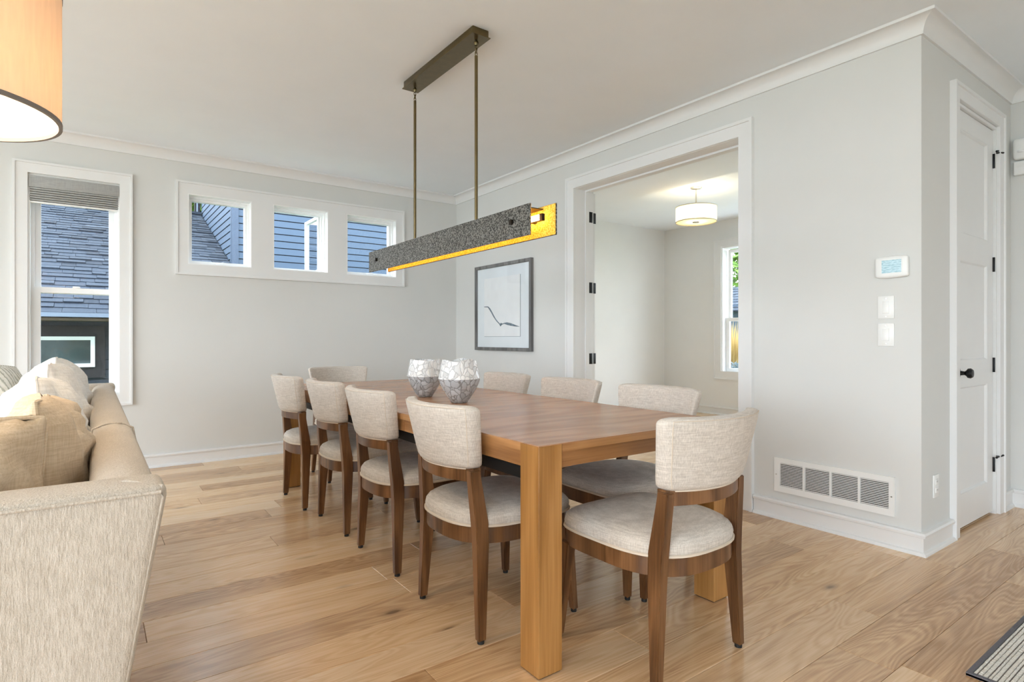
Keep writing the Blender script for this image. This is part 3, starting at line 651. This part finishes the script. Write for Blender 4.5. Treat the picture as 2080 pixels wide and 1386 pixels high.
def make_chair():
    r = thing('dining_chair', 'x', 'chair', group='linen dining chairs at the wooden table')
    n = len(OUT); c = Vector((0, -.02, 0))
    vs = [(p.x*.985, -.02+(p.y+.02)*.985, z) for z in (.352, .412) for p in OUT]
    fs = [(k, (k+1) % n, n+(k+1) % n, n+k) for k in range(n)]+[tuple(range(n)), tuple(range(n, 2*n))]
    mesh('seat_rail', vs, fs, 'chair_wood', r, True, None, 40)
    rg = [(.985, .412), (1.0, .424), (1.008, .437), (.995, .452), (.955, .466), (.87, .477), (.68, .485), (.4, .489)]
    vs = [(p.x*s, -.02+(p.y+.02)*s, z) for s, z in rg for p in OUT]+[(0, -.02, .490)]
    fs = [(i*n+k, i*n+(k+1) % n, (i+1)*n+(k+1) % n, (i+1)*n+k) for i in range(len(rg)-1) for k in range(n)]+[((len(rg)-1)*n+k, (len(rg)-1)*n+(k+1) % n, len(rg)*n) for k in range(n)]+[tuple(range(n))]
    pad = mesh('seat_pad', vs, fs, 'chair_linen', r, True, None, 60)
    MB().tube([(p.x*1.004, -.02+(p.y+.02)*1.004, .4175) for p in OUT], .0055, 6, True).o('seat_piping', 'welt_cloth', pad, True)
    for s in (-1, 1):
        l1 = bevmesh('leg', *sqsweep([(s*.228, -.228, .012, .028, .032), (s*.208, -.216, .35, .040, .052), (s*.205, -.218, .43, .040, .056), (s*.197, -.236, .585, .038, .044), (s*.196, -.240, .627, .036, .040)]), 'chair_wood', r)
        MB().lathe([(.001, 0), (.013, 0), (.013, .014), (.001, .014)], 12, (s*.228, -.228, 0)).o('glide', 'foot_black', l1, True)
        l2 = bevmesh('leg', *sqsweep([(s*.240, .215, .012, .027, .027), (s*.216, .192, .36, .046, .046)]), 'chair_wood', r)
        MB().lathe([(.001, 0), (.012, 0), (.012, .014), (.001, .014)], 12, (s*.240, .215, 0)).o('glide', 'foot_black', l2, True)
    m = 14; vs = []
    for i in range(m+1):
        s = -1+2*i/m; x = s*.203; y_ = -.287+.060*s*s
        vs += [(x, y_-.017, .584), (x, y_+.015, .584), (x, y_+.015, .634), (x, y_-.017, .634)]
    fs = [(i*4+k, i*4+(k+1) % 4, i*4+4+(k+1) % 4, i*4+4+k) for i in range(m) for k in range(4)]+[(0, 1, 2, 3), (4*m, 4*m+1, 4*m+2, 4*m+3)]
    mesh('back_rail', vs, fs, 'chair_wood', r, True, None, 40)
    vs, fs = rbox(1, .027, 1, .024, (12, 1, 10), None, 3)
    out = []
    for p in vs: out.append(p)
    # build in metric box, then bend
    hx, hz = .24, (BZ1-BZ0)/2
    vs, fs = rbox(hx, .027, hz, .02, (14, 1, 9), lambda p: backmap(p.x/hx, (p.z+hz)/(2*hz), p.y), 3)
    bk = mesh('backrest', vs, fs, 'chair_linen', r, True)
    MB().tube([backmap(-.97+1.94*i/16, .012, -.014) for i in range(17)], .0055, 6).o('back_piping', 'welt_cloth', bk, True)
    for yy in (-.0265,):
        MB().tube([backmap(sx*.93, t, yy) for sx, t in [(-1, .06+.9*i/8) for i in range(9)]+[(-1+2*i/14, .965) for i in range(1, 14)]+[(1, .96-.9*i/8) for i in range(9)]], .0016, 5).o('back_seam', 'welt_cloth', bk, True)
    return r
ch0 = make_chair()
CH = [((1.375, 2.000), -90, 'linen dining chair nearest the camera on the sofa side of the table'),
      ((1.385, 2.733), -90, 'linen dining chair second from the camera on the sofa side'),
      ((1.388, 3.405), -90, 'linen dining chair third from the camera on the sofa side'),
      ((1.345, 4.045), -90, 'linen dining chair farthest from the camera on the sofa side'),
      ((1.720, 4.640), 180, 'linen dining chair at the far head of the table, below the windows'),
      ((2.080, 3.300), 90, 'linen dining chair on the doorway side beside the vases'),
      ((2.070, 2.620), 90, 'linen dining chair in the middle of the doorway side'),
      ((2.062, 1.945), 90, 'linen dining chair on the doorway side nearest the camera'),
      ((1.655, 1.432), 1, 'large linen dining chair at the near head of the table, back to camera')]
for i, ((x, y_), rz, lab) in enumerate(CH):
    c_ = ch0 if i == 0 else copy_tree(ch0)
    c_.location = (x, y_, 0); c_.rotation_euler = (0, 0, math.radians(rz)); c_['label'] = lab

# ================================================================== VASES
def vase(loc, sc, seed, label):
    v_ = thing('ceramic_vase', label, 'vase', loc, seed, 'crackle vases on the dining table')
    rnd = random.Random(seed); ph = [rnd.uniform(0, 6) for _ in range(4)]; n = 48
    def surf(prof, wob):
        vs = []
        for r, z in prof:
            for k_ in range(n):
                a = 2*PI*k_/n; q = max(0, (z-.13)/.1); f = 1+.012*math.sin(5*a+ph[0])+.01*math.sin(9*a+ph[1])
                zz = z+wob*max(0, q)**3*(.006*math.sin(3*a+ph[2])+.007*abs(math.sin(2.5*a+ph[3])))
                vs.append((r*f*sc*math.cos(a), r*f*sc*math.sin(a), zz*sc))
        m = len(prof); return vs, [(i*n+k_, i*n+(k_+1) % n, (i+1)*n+(k_+1) % n, (i+1)*n+k_) for i in range(m-1) for k_ in range(n)]
    vs, fs = surf([(.0005, 0), (.040, 0), (.046, .006), (.066, .035), (.086, .068), (.102, .100), (.1105, .126), (.112, .131), (.108, .131), (.098, .10), (.08, .068), (.05, .02), (.0005, .012)], 0)
    mesh('lower_bowl', vs, fs, 'vase_grey_glaze', v_, True, None, 50)
    vs, fs = surf([(.108, .1305), (.1145, .131), (.1145, .135), (.1105, .142), (.105, .17), (.099, .20), (.0935, .228), (.0905, .228), (.096, .20), (.101, .17), (.106, .142)], 1)
    mesh('upper_band', vs, fs+[], 'vase_white_glaze', v_, True, None, 50)
vase((1.621, 2.719, .762), 1.0, 3, 'larger white and grey crackle vase, nearer on the table')
vase((1.619, 3.117, .762), .95, 11, 'white and grey crackle vase set behind the nearer one')

# ================================================================== LINEAR CHANDELIER
CX, CY = 1.667, 2.985
cl = thing('linear_chandelier', 'long hammered metal linear chandelier glowing gold inside, hung over the table', 'chandelier', (CX, CY, 1.585))
def C(o): o.matrix_parent_inverse = Matrix.Translation((-CX, -CY, -1.585)); return o
cn = C(box('ceiling_canopy', CX-.05, CX+.05, 2.575, 3.405, ZC-.04, ZC, 'bronze', cl, .002)); C(box('canopy_lip', CX-.056, CX+.056, 2.565, 3.415, ZC-.044, ZC-.040, 'bronze', cl))
for ry in (2.62, 3.345):
    C(MB().tube([(CX, ry, 1.66), (CX, ry, 2.625)], .0088, 12).o('rod', 'bronze', cl, True))
    C(MB().lathe([(.001, -.03), (.009, -.028), (.013, -.016), (.013, -.01), (.007, -.002), (.007, 0)], 14, (CX, ry, ZC-.046)).o('hanger_stem', 'bronze', cl, True))
    for q, (zc, rot) in enumerate(((2.668, 0), (2.652, 1), (2.636, 0))):
        pts = [(CX+(.0065*math.cos(a) if not rot else 0), ry+(.0065*math.cos(a) if rot else 0), zc+.0125*math.sin(a)) for a in [2*PI*i/12 for i in range(12)]]
        C(MB().tube(pts, .0025, 6, True).o('chain_link', 'bronze', cl, True))
for x0, y0, y1, sgn in ((CX-.045, 2.085, 3.975, -1), (CX+.045, 2.015, 3.86, 1)):
    pl = C(box('metal_plate', *sorted((x0, x0+sgn*.006)), y0, y1, 1.585, 1.73, 'hammered_pewter', cl))
    box('gold_lining', *sorted((x0-sgn*.003, x0)), y0+.002, y1-.002, 1.587, 1.728, 'hammered_gold', pl)
    for py in (y0+.14, y1-.14):
        box('square_stud', *sorted((x0+sgn*.006, x0+sgn*.018)), py-.011, py+.011, 1.652, 1.674, 'stud_dark', pl, .001)
        box('spacer_pin', *sorted((x0, CX)), py-.006, py+.006, 1.657, 1.669, 'stud_dark', pl)
C(box('light_bar', CX-.008, CX+.008, 2.05, 3.83, 1.650, 1.682, 'stud_dark', cl))
C(box('led_strip', CX+.008, CX+.012, 2.07, 3.81, 1.653, 1.679, 'led_warm', cl)); C(box('led_strip', CX-.012, CX-.008, 2.07, 3.81, 1.653, 1.679, 'led_warm', cl))
C(box('glow_blocker', CX-.040, CX+.040, 2.10, 3.83, 1.712, 1.716, 'stud_dark', cl))  # unseen strip added to keep the LED glow off the ceiling
C(box('end_bracket', CX+.012, CX+.042, 2.16, 2.166, 1.655, 1.677, 'stud_dark', cl))

# ================================================================== DRUM LAMP OVER THE SOFA
LX, LY, LZ, LR = -.313, 1.946, 1.67, .25
dp = thing('drum_lamp', 'lit peach linen drum lamp shade hanging at the left edge', 'lamp', (LX, LY, LZ))
hh = .34
MB().lathe([(LR, .004), (LR, hh)], 64, cap=False).o('shade', 'lamp_linen', dp, True); MB().lathe([(LR-.003, .004), (LR-.003, hh)], 64, cap=False).o('shade_liner', 'lamp_liner', dp, True)
plain('rim_grey', (.20, .18, .17), .7)
for z in (0, hh): MB().lathe([(LR-.007, z-.003), (LR+.0015, z-.003), (LR+.0015, z+.007), (LR-.007, z+.007), (LR-.007, z-.003)], 64, cap=False).o('rim', 'rim_grey', dp, True, 30)
MB().tube([(0, 0, .2), (0, 0, ZC-LZ-.02)], .008, 10).o('stem', 'nickel', dp, True); MB().lathe([(.001, ZC-LZ-.03), (.06, ZC-LZ-.02), (.06, ZC-LZ), (.001, ZC-LZ)], 24).o('ceiling_plate', 'nickel', dp, True)
for a in range(3): MB().tube([(0, 0, hh-.02), ((LR-.004)*math.cos(a*2.09), (LR-.004)*math.sin(a*2.09), hh-.004)], .003, 6).o('spider_arm', 'nickel', dp, True)
MB().lathe([(.001, -.05), (.02, -.045), (.032, -.02), (.03, .01), (.016, .04), (.012, .06)], 16, (0, 0, .16)).o('bulb', 'bulb_warm', dp, True)
def point(name, loc, power, col, r=.05):
    d = bpy.data.lights.new(name, 'POINT'); d.energy = power; d.color = col; d.shadow_soft_size = r; o = bpy.data.objects.new(name, d); COL.objects.link(o); o.location = loc; return o
point('drum_lamp_light', (LX, LY, LZ+.10), 5.5, (1, .80, .58), .045)

# ================================================================== OFFICE PENDANT
op = thing('office_pendant', 'small lit cream drum pendant on the office ceiling', 'lamp', (5.54, 4.076, 2.43))
MB().lathe([(.223, 0), (.223, .165)], 48, cap=False).o('shade', 'office_linen', op, True)
for z in (0, .165): MB().lathe([(.219, z-.004), (.226, z-.004), (.226, z+.004), (.219, z+.004), (.219, z-.004)], 48, cap=False).o('rim', 'nickel', op, True, 30)
MB().lathe([(.001, .003), (.219, .003), (.219, .005), (.001, .005)], 48).o('diffuser', 'diffuser_white', op, True, 30)
MB().lathe([(.001, -.008), (.04, -.006), (.042, .002), (.001, .002)], 20).o('finial', 'nickel', op, True)
MB().tube([(0, 0, .06), (0, 0, .38)], .008, 10).o('stem', 'nickel', op, True); MB().lathe([(.001, .372), (.055, .376), (.065, .385), (.065, .392), (.001, .392)], 24).o('ceiling_plate', 'nickel', op, True)
point('office_pendant_light', (5.54, 4.076, 2.52), 2.6, (1, .88, .70), .05)

# ================================================================== WALL FITTINGS
# framed print
ART = (4.382, 5.385, .985, 1.89)
ar = thing('framed_print', 'grey-framed print of a soaring gull, hung left of the doorway', 'picture', (XA, (ART[0]+ART[1])/2, ART[2]))
def A(o): o.matrix_parent_inverse = Matrix.Translation((-XA, -(ART[0]+ART[1])/2, -ART[2])); return o
A(casing('frame', lambda u, z, p: (XA-p, u, z), *ART, [(0, 0), (0, .034), (.004, .036), (.030, .034), (.034, .028), (.034, 0)], 'frame_grey_wood', ar))
A(box('mat_board', XA-.016, XA-.004, ART[0]+.03, ART[1]-.03, ART[2]+.03, ART[3]-.03, 'art_mat', ar))
y1_, zt = px_x(984, 559, XA-.018); y0_, zb = px_x(1056.5, 683, XA-.018); zt = px_x(1055, 557, XA-.018)[1]
pp = A(box('paper_sheet', XA-.020, XA-.016, y0_, y1_, zb, zt, 'art_paper', ar))
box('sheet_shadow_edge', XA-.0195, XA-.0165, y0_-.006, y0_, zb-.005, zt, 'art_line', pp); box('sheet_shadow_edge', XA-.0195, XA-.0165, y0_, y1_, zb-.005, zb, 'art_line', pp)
bird_up = [(262, 742), (310, 739), (336, 764), (366, 820), (402, 888), (432, 926), (456, 952), (470, 940), (482, 950), (508, 941), (540, 934), (592, 945), (650, 969), (694, 985)]
bird_lo = [(262, 749), (306, 752), (322, 775), (345, 812), (378, 872), (412, 922), (446, 956), (461, 986), (480, 962), (508, 953), (545, 966), (592, 977), (645, 985), (694, 988)]
vs = []
for row_ in (bird_up, bird_lo):
    for cx_, cy_ in row_:
        yy, zz = px_x(940+cx_/6.025, 500+cy_/6.025, XA-.0205); vs.append((XA-.0205, yy, zz))
nb = len(bird_up); vs += [(v[0]-.0006, v[1], v[2]) for v in vs]
fs = []
for o_ in (0, 2*nb): fs += [(o_+i, o_+i+1, o_+nb+i+1, o_+nb+i) for i in range(nb-1)]
fs += [(i, i+1, 2*nb+i+1, 2*nb+i) for i in range(nb-1)]+[(nb+i, nb+i+1, 3*nb+i+1, 3*nb+i) for i in range(nb-1)]
A(mesh('gull', vs, fs, 'art_ink', ar))
A(box('glass_pane', XA-.027, XA-.025, ART[0]+.03, ART[1]-.03, ART[2]+.03, ART[3]-.03, 'picture_glass', ar))
# thermostat
th = thing('thermostat', 'white thermostat with pale blue screen above the switches', 'thermostat', (XA, 1.296, 1.49))
def bulge(p):
    f = 1-(p.y/.08)**2*.10; return Vector((p.x, p.y, p.z*f))
vs, fs = rbox(.013, .079, .059, .012, (1, 8, 6), bulge); mesh('body', [(v[0]-.013, v[1], v[2]) for v in vs], fs, 'plastic_white', th, True)
sy0 = px_x(1831, 540, XA-.026)[0]-1.296; sy1 = px_x(1791, 540, XA-.026)[0]-1.296
box('screen', -.0275, -.0255, sy0, sy1, -.032, .036, 'thermostat_screen', th); ring('screen_bezel', lambda u, z, p: (-.0265-p, u, z), sy0-.004, sy1+.004, -.036, .040, .004, 0, .0015, 'plastic_white', th)
def switch(z, label):
    s = thing('light_switch', label, 'switch', (XA, 1.327, z), 0, 'rocker switches by the closet corner')
    box('wall_plate', -.006, 0, -.039, .039, -.060, .060, 'plastic_white', s, .002)
    rk = box('rocker', -.011, -.004, -.0165, .0165, -.033, .033, 'plastic_white', s, .002); rk.rotation_euler = (0, .05, 0)
    ring('rocker_frame', lambda u, w_, p: (-.006-p, u, w_), -.019, .019, -.0355, .0355, .0025, 0, .0012, 'plastic_white', s)
    for q in (-.048, .048): sc_ = MB().lathe([(.0005, 0), (.0032, 0), (.0032, .0012), (.0005, .0014)], 10).o('screw', 'nickel', s, True); sc_.rotation_euler = (0, -PI/2, 0); sc_.location = (-.006, 0, q)
switch(1.277, 'white rocker light switch directly under the thermostat'); switch(1.131, 'lower white rocker light switch of the pair')
ot = thing('wall_outlet', 'white wall outlet low beside the closet door', 'outlet', (3.628, YD, .328))
box('wall_plate', -.037, .037, -.006, 0, -.06, .06, 'plastic_white', ot, .002)
for z in (-.022, .022):
    f_ = box('socket_face', -.017, .017, -.009, -.005, z-.015, z+.015, 'plastic_white', ot, .003)
    for q in (-.006, .006): box('slot', q-.001, q+.001, -.0094, -.0088, z-.002, z+.007, 'dark_void', f_)
# return-air grille
vg = thing('air_grille', 'white four-bay return air grille above the baseboard', 'vent', (XA, 1.6155, .272))
def G(o): o.matrix_parent_inverse = Matrix.Translation((-XA, -1.6155, -.272)); return o
bays = [(px_x(a, 960, XA-.012)[0], px_x(b, 960, XA-.012)[0]) for a, b in ((1584, 1630.2), (1634.6, 1684.6), (1688.5, 1742.3), (1746.9, 1805.2))]
gz0, gz1 = .205, .345
fr = wall('grille_frame', 'x', XA-.013, XA-.001, 1.283, 1.948, .168, .376, [(b, a, gz0, gz1) for a, b in bays], 'plastic_white'); fr.parent = vg; G(fr); del fr['kind']
G(box('duct_shade_sheet', XA-.0016, XA-.0006, 1.30, 1.93, gz0-.005, gz1+.005, 'dark_void', vg))  # flat dark sheet painted for the shade inside the duct
ns = 15; first = {}
for bi, (a, b) in enumerate(bays):
    wdt = a-b
    for i in range(ns):
        z = gz0+(i+.5)*(gz1-gz0)/ns
        if bi not in first:
            first[bi] = mesh('slat', [(-.010, -wdt/2, -.0022), (-.010, wdt/2, -.0022), (-.0085, wdt/2, -.0016), (-.0085, -wdt/2, -.0016), (-.010, -wdt/2, .0022), (-.010, wdt/2, .0022), (-.0085, wdt/2, .0022), (-.0085, -wdt/2, .0022)], BOXF, 'plastic_white', vg); o = first[bi]
        else: o = first[bi].copy(); COL.objects.link(o)
        o.location = (0, (a+b)/2-1.6155, z-.272)
for yy in (1.297, 1.935):
    s_ = MB().lathe([(.0005, 0), (.004, 0), (.004, .0016), (.0005, .002)], 10).o('screw', 'nickel', vg, True); s_.rotation_euler = (0, -PI/2, 0); s_.location = (-.013, yy-1.6155, 0)
# motion sensors
ya, za = px_x(2055, 285, XE-.03); yb_, zb_ = px_x(2055, 328, XE-.03)
ms_ = thing('motion_sensor', 'cream rounded motion sensor at the right edge', 'sensor', (XE, ya-.05, zb_))
hgt = za-zb_
vs, fs = rbox(.025, .045, hgt/2, .022, (2, 4, 6), lambda p: Vector((p.x-.025, p.y*(1-.12*max(0, -p.z/(hgt/2))**2), p.z+hgt/2)))
mesh('housing', vs, fs, 'plastic_white', ms_, True); MB().lathe([(.001, .0), (.014, .003), (.017, .010), (.014, .016), (.001, .018)], 16, (-.05, 0, hgt*.3)).o('lens', 'vinyl_white', ms_, True)
yc, zc = px_x(2060, 331, XE-.02); yd_, zd = px_x(2060, 358, XE-.02)
cb = thing('chime_box', 'white rectangular box mounted below the motion sensor', 'sensor', (XE, yc-.06, zd))
vs, fs = rbox(.02, .06, (zc-zd)/2, .006, (1, 2, 2)); mesh('cover', [(v[0]-.02, v[1], v[2]+(zc-zd)/2) for v in vs], fs, 'plastic_white', cb, True, None, 40)
box('bottom_strip', -.0415, -.039, -.05, .05, .006, (zc-zd)*.55, 'vinyl_white', cb, .001)
# roman shade in the tall window
rs = thing('roman_shade', 'grey roman shade drawn up at the top of the tall window', 'blind', ((W1[0]+W1[1])/2, YB, 2.18))
w2 = (W1[1]-W1[0])/2-.004
box('valance', -w2, w2, -.012, .045, .112, .203, 'shade_gray_cloth', rs, .003)
for i in range(6):
    z = .112-.0175*i
    box('fold', -w2+.004, w2-.004, -.012+.0016*i, .02, z-.0155, z-.002, 'shade_gray_cloth', rs, .005, 3)
box('shade_back', -w2+.006, w2-.006, .02, .028, .0, .112, 'shade_gray_cloth', rs)
box('bottom_bar', -w2+.008, w2-.008, .0, .03, -.008, .004, 'vinyl_white', rs, .002)

# ================================================================== SOFA AND CUSHIONS
SX, SY0, SY1, SH = .11, 1.15, 3.98, .86
sf = thing('sofa', 'beige chenille sofa with low wrap-around back and arms', 'sofa', (-.42, 2.565, 0))
def F(o): o.matrix_parent_inverse = Matrix.Translation((.42, -2.565, 0)); return o
tap = lambda z: max(0, SH-z)*.175
ly = (SY1-SY0)/2
vs, fs = rbox(.057, ly, .36, .05, (2, 18, 8), lambda p: Vector((SX-.057+p.x-tap(.5+p.z)*(.5+.5*p.x/.057)-0.02*(1-(p.x+.057)/.114)*0, SY0+.015+ly-.015+p.y*.995, .5+p.z)))
F(mesh('back', vs, fs, 'sofa_chenille', sf, True))
def arm(y0, y1, nm):
    cy_ = (y0+y1)/2; hx = .52
    vs, fs = rbox(hx, (y1-y0)/2, .37, .022, (12, 2, 8), lambda p: Vector((SX-hx+p.x-(tap(.49+p.z) if p.x > 0 else 0)*max(0, p.x/hx)-.0, cy_+p.y, .492+p.z)))
    return F(mesh(nm, vs, fs, 'sofa_chenille', sf, True))
arm(SY0, SY0+.125, 'arm'); arm(SY1-.125, SY1, 'arm')
F(MB().tube([(-.92, SY0-.001, SH-.010), (-.4, SY0-.001, SH-.010), (SX-.014, SY0-.001, SH-.010), (SX-.011, SY0+.006, SH-.02), (SX-.029, SY0+.007, SH-.12), (SX-.064, SY0+.007, SH-.32), (SX-.124, SY0+.007, .2)], .003, 8).o('arm_piping', 'sofa_chenille', sf, True))
F(MB().tube([(SX-.118, 2.07, SH-.06), (SX-.108, 2.07, SH-.012), (SX-.075, 2.07, SH+.001), (SX-.04, 2.07, SH+.001), (SX-.01, 2.07, SH-.015), (SX-.002, 2.07, SH-.06), (SX-.07, 2.07, .45)], .003, 6).o('back_seam', 'sofa_chenille', sf, True))
F(MB().tube([(SX-.118, SY0+.128, SH-.015), (SX-.06, SY0+.06, SH+.002), (SX-.01, SY0+.012, SH-.004)], .003, 6).o('corner_seam', 'sofa_chenille', sf, True))
F(box('base', -.9, SX-.13, SY0+.1, SY1-.1, .1, .30, 'sofa_chenille', sf, .02))
for i in range(3):
    L = (SY1-SY0-.25)/3; y0 = SY0+.125+i*L
    vs, fs = rbox(.42, L/2-.004, .085, .05, (8, 8, 2), lambda p: Vector((-.455+p.x, y0+L/2+p.y, .385+p.z+.02*(1-(p.x/.42)**2)*(1 if p.z > 0 else 0))))
    F(mesh('seat_cushion', vs, fs, 'sofa_chenille', sf, True))
for x in (-.84, -.08):
    for y_ in (SY0+.1, SY1-.1): F(MB().lathe([(.001, 0), (.02, 0), (.03, .12), (.001, .12)], 14, (x, y_, 0)).o('foot', 'chair_wood', sf, True))
def pillow(name, label, cat, loc, rot, wd, ht, tk, mat, wr=.012, seed=0, group=None, pipe=True):
    r = thing(name, label, cat, loc, 0, group); r.rotation_euler = rot
    n = 26; vs = []; fs = []
    def pt(u, v, s):
        pr = ((1-abs(u)**2.4)*(1-abs(v)**2.4))**.5
        x = u*wd/2*(1-.05*(1-v*v)*0-.06*abs(v)**3*abs(u)); z = v*ht/2*(1-.06*abs(u)**3*abs(v))
        p = Vector((x*(1-.04*(1-abs(v)**2)), s*tk/2*pr, z*(1-.04*(1-abs(u)**2))))
        q = noise.noise(Vector((u*2.2+seed*3.1, v*2.2, s*2+seed)))*wr*1.6+noise.noise(Vector((u*5+seed, v*5+3, s*3)))*wr
        return p+Vector((0, s*q*(.25+pr), q*.5))
    def cc(t): return math.sin(t*PI/2)
    for s in (-1, 1):
        for i in range(n+1):
            for j in range(n+1): vs.append(pt(cc(-1+2*i/n), cc(-1+2*j/n), s))
    m = (n+1)**2
    for s in (0, 1): fs += [(s*m+i*(n+1)+j, s*m+(i+1)*(n+1)+j, s*m+(i+1)*(n+1)+j+1, s*m+i*(n+1)+j+1) for i in range(n) for j in range(n)]
    o = mesh('cover', vs, fs, mat, r, True)
    bm = bmesh.new(); bm.from_mesh(o.data); bmesh.ops.remove_doubles(bm, verts=bm.verts, dist=.004); bmesh.ops.recalc_face_normals(bm, faces=bm.faces); bm.to_mesh(o.data); bm.free()
    if pipe:
        ed = [(-1, -1+2*k_/12) for k_ in range(12)]+[(-1+2*k_/12, 1) for k_ in range(12)]+[(1, 1-2*k_/12) for k_ in range(12)]+[(1-2*k_/12, -1) for k_ in range(12)]
        MB().tube([(pt(cc(u), cc(v), 1)+pt(cc(u), cc(v), -1))/2 for u, v in ed], .0045, 6, True).o('piping', mat, r, True)
    return r
R90 = PI/2
pillow('sofa_cushion', 'tan slubby cushion against the sofa back, right of the folded one', 'cushion', (-.090, 1.75, .71), (0, .06, R90), .54, .54, .19, 'tan_cushion_cloth', .026, 1, 'tan cushions at the near end of the sofa')
pillow('sofa_cushion', 'crumpled tan cushion nearest the camera at the left edge', 'cushion', (-.285, 1.405, .745), (.06, .08, .40), .44, .47, .22, 'tan_cushion_cloth', .036, 9, 'tan cushions at the near end of the sofa')
for i, (yy, zz, lab) in enumerate(((2.30, .715, 'off-white back cushion just behind the tan cushions'), (2.84, .735, 'off-white back cushion in the middle of the sofa'), (3.38, .745, 'off-white back cushion farthest along the sofa, in front of the window'))):
    pillow('sofa_cushion', lab, 'cushion', (-.125, yy, zz), (0, .08, R90), .54, .56, .24, 'white_cushion_cloth', .02, 8+i, 'off-white back cushions')
sp = pillow('throw_pillow', 'white and grey striped throw pillow at the far left of the sofa', 'pillow', (-.320, 3.45, .765), (0, .06, R90-.10), .46, .46, .14, 'stripe_white', .006, 21)
def m_stripe():
    t = NT('striped_cloth'); v = t.coords((1, 1, 1)); z = t.n('SeparateXYZ'); t.l(v, z.inputs[0]); nz = t.noise(t.coords((60, 60, 60)), 1, 2)
    w_ = t.math('SINE', t.math('ADD', t.math('MULTIPLY', t.math('ADD', z.outputs['X'], t.math('MULTIPLY', z.outputs['Z'], .9)), 150), t.math('MULTIPLY', nz, 3)))
    t.col(t.ramp(w_, [(.35, (.80, .79, .75)), (.85, (.42, .43, .38))])); t.set(Roughness=.95); t.bump(w_, .4, .004)
m_stripe()
for c_ in sp.children: c_.data.materials[0] = MATS['striped_cloth']

# ================================================================== RUG
RX, RY = 2.334, .664
rg = thing('woven_rug', 'grey and ivory woven rug at the bottom right corner', 'rug', (RX, RY, 0))
box('backing', .0, 1.9, -1.9, 0, .001, .007, 'rug_ground', rg)
bd_ = MB(); bd_.box(0, 1.9, -.014, 0, .0, .011); bd_.box(0, .014, -1.9, -.014, .0, .011); bd_.box(1.886, 1.9, -1.9, -.014, 0, .011); bd_.box(.014, 1.886, -1.9, -1.886, 0, .011); bd_.o('bound_edge', 'rug_binding', rg)
wv = MB(); y_ = -.016; k_ = 0
while y_ > -1.87:
    wdt = .0115 if k_ % 3 else .0075; x = .016
    fine = y_ > -.62
    while x < 1.88:
        L = (.0085*random.uniform(.8, 1.25) if random.random() < .92 else .02) if (fine and x < 1.1) else .35
        L = min(L, 1.884-x); h_ = .0105+random.uniform(-.0008, .0008)
        wv.add([(x, y_, .006), (x+L-.0012, y_, .006), (x+L-.0012, y_-wdt, .006), (x, y_-wdt, .006), (x+.001, y_-.0015, h_), (x+L-.0022, y_-.0015, h_), (x+L-.0022, y_-wdt+.0015, h_), (x+.001, y_-wdt+.0015, h_)], BOXF); x += L
    y_ -= wdt+(.0012 if k_ % 2 else .0034); k_ += 1
tag(wv.o('woven_yarn', 'rug_yarn', rg), kind='stuff')
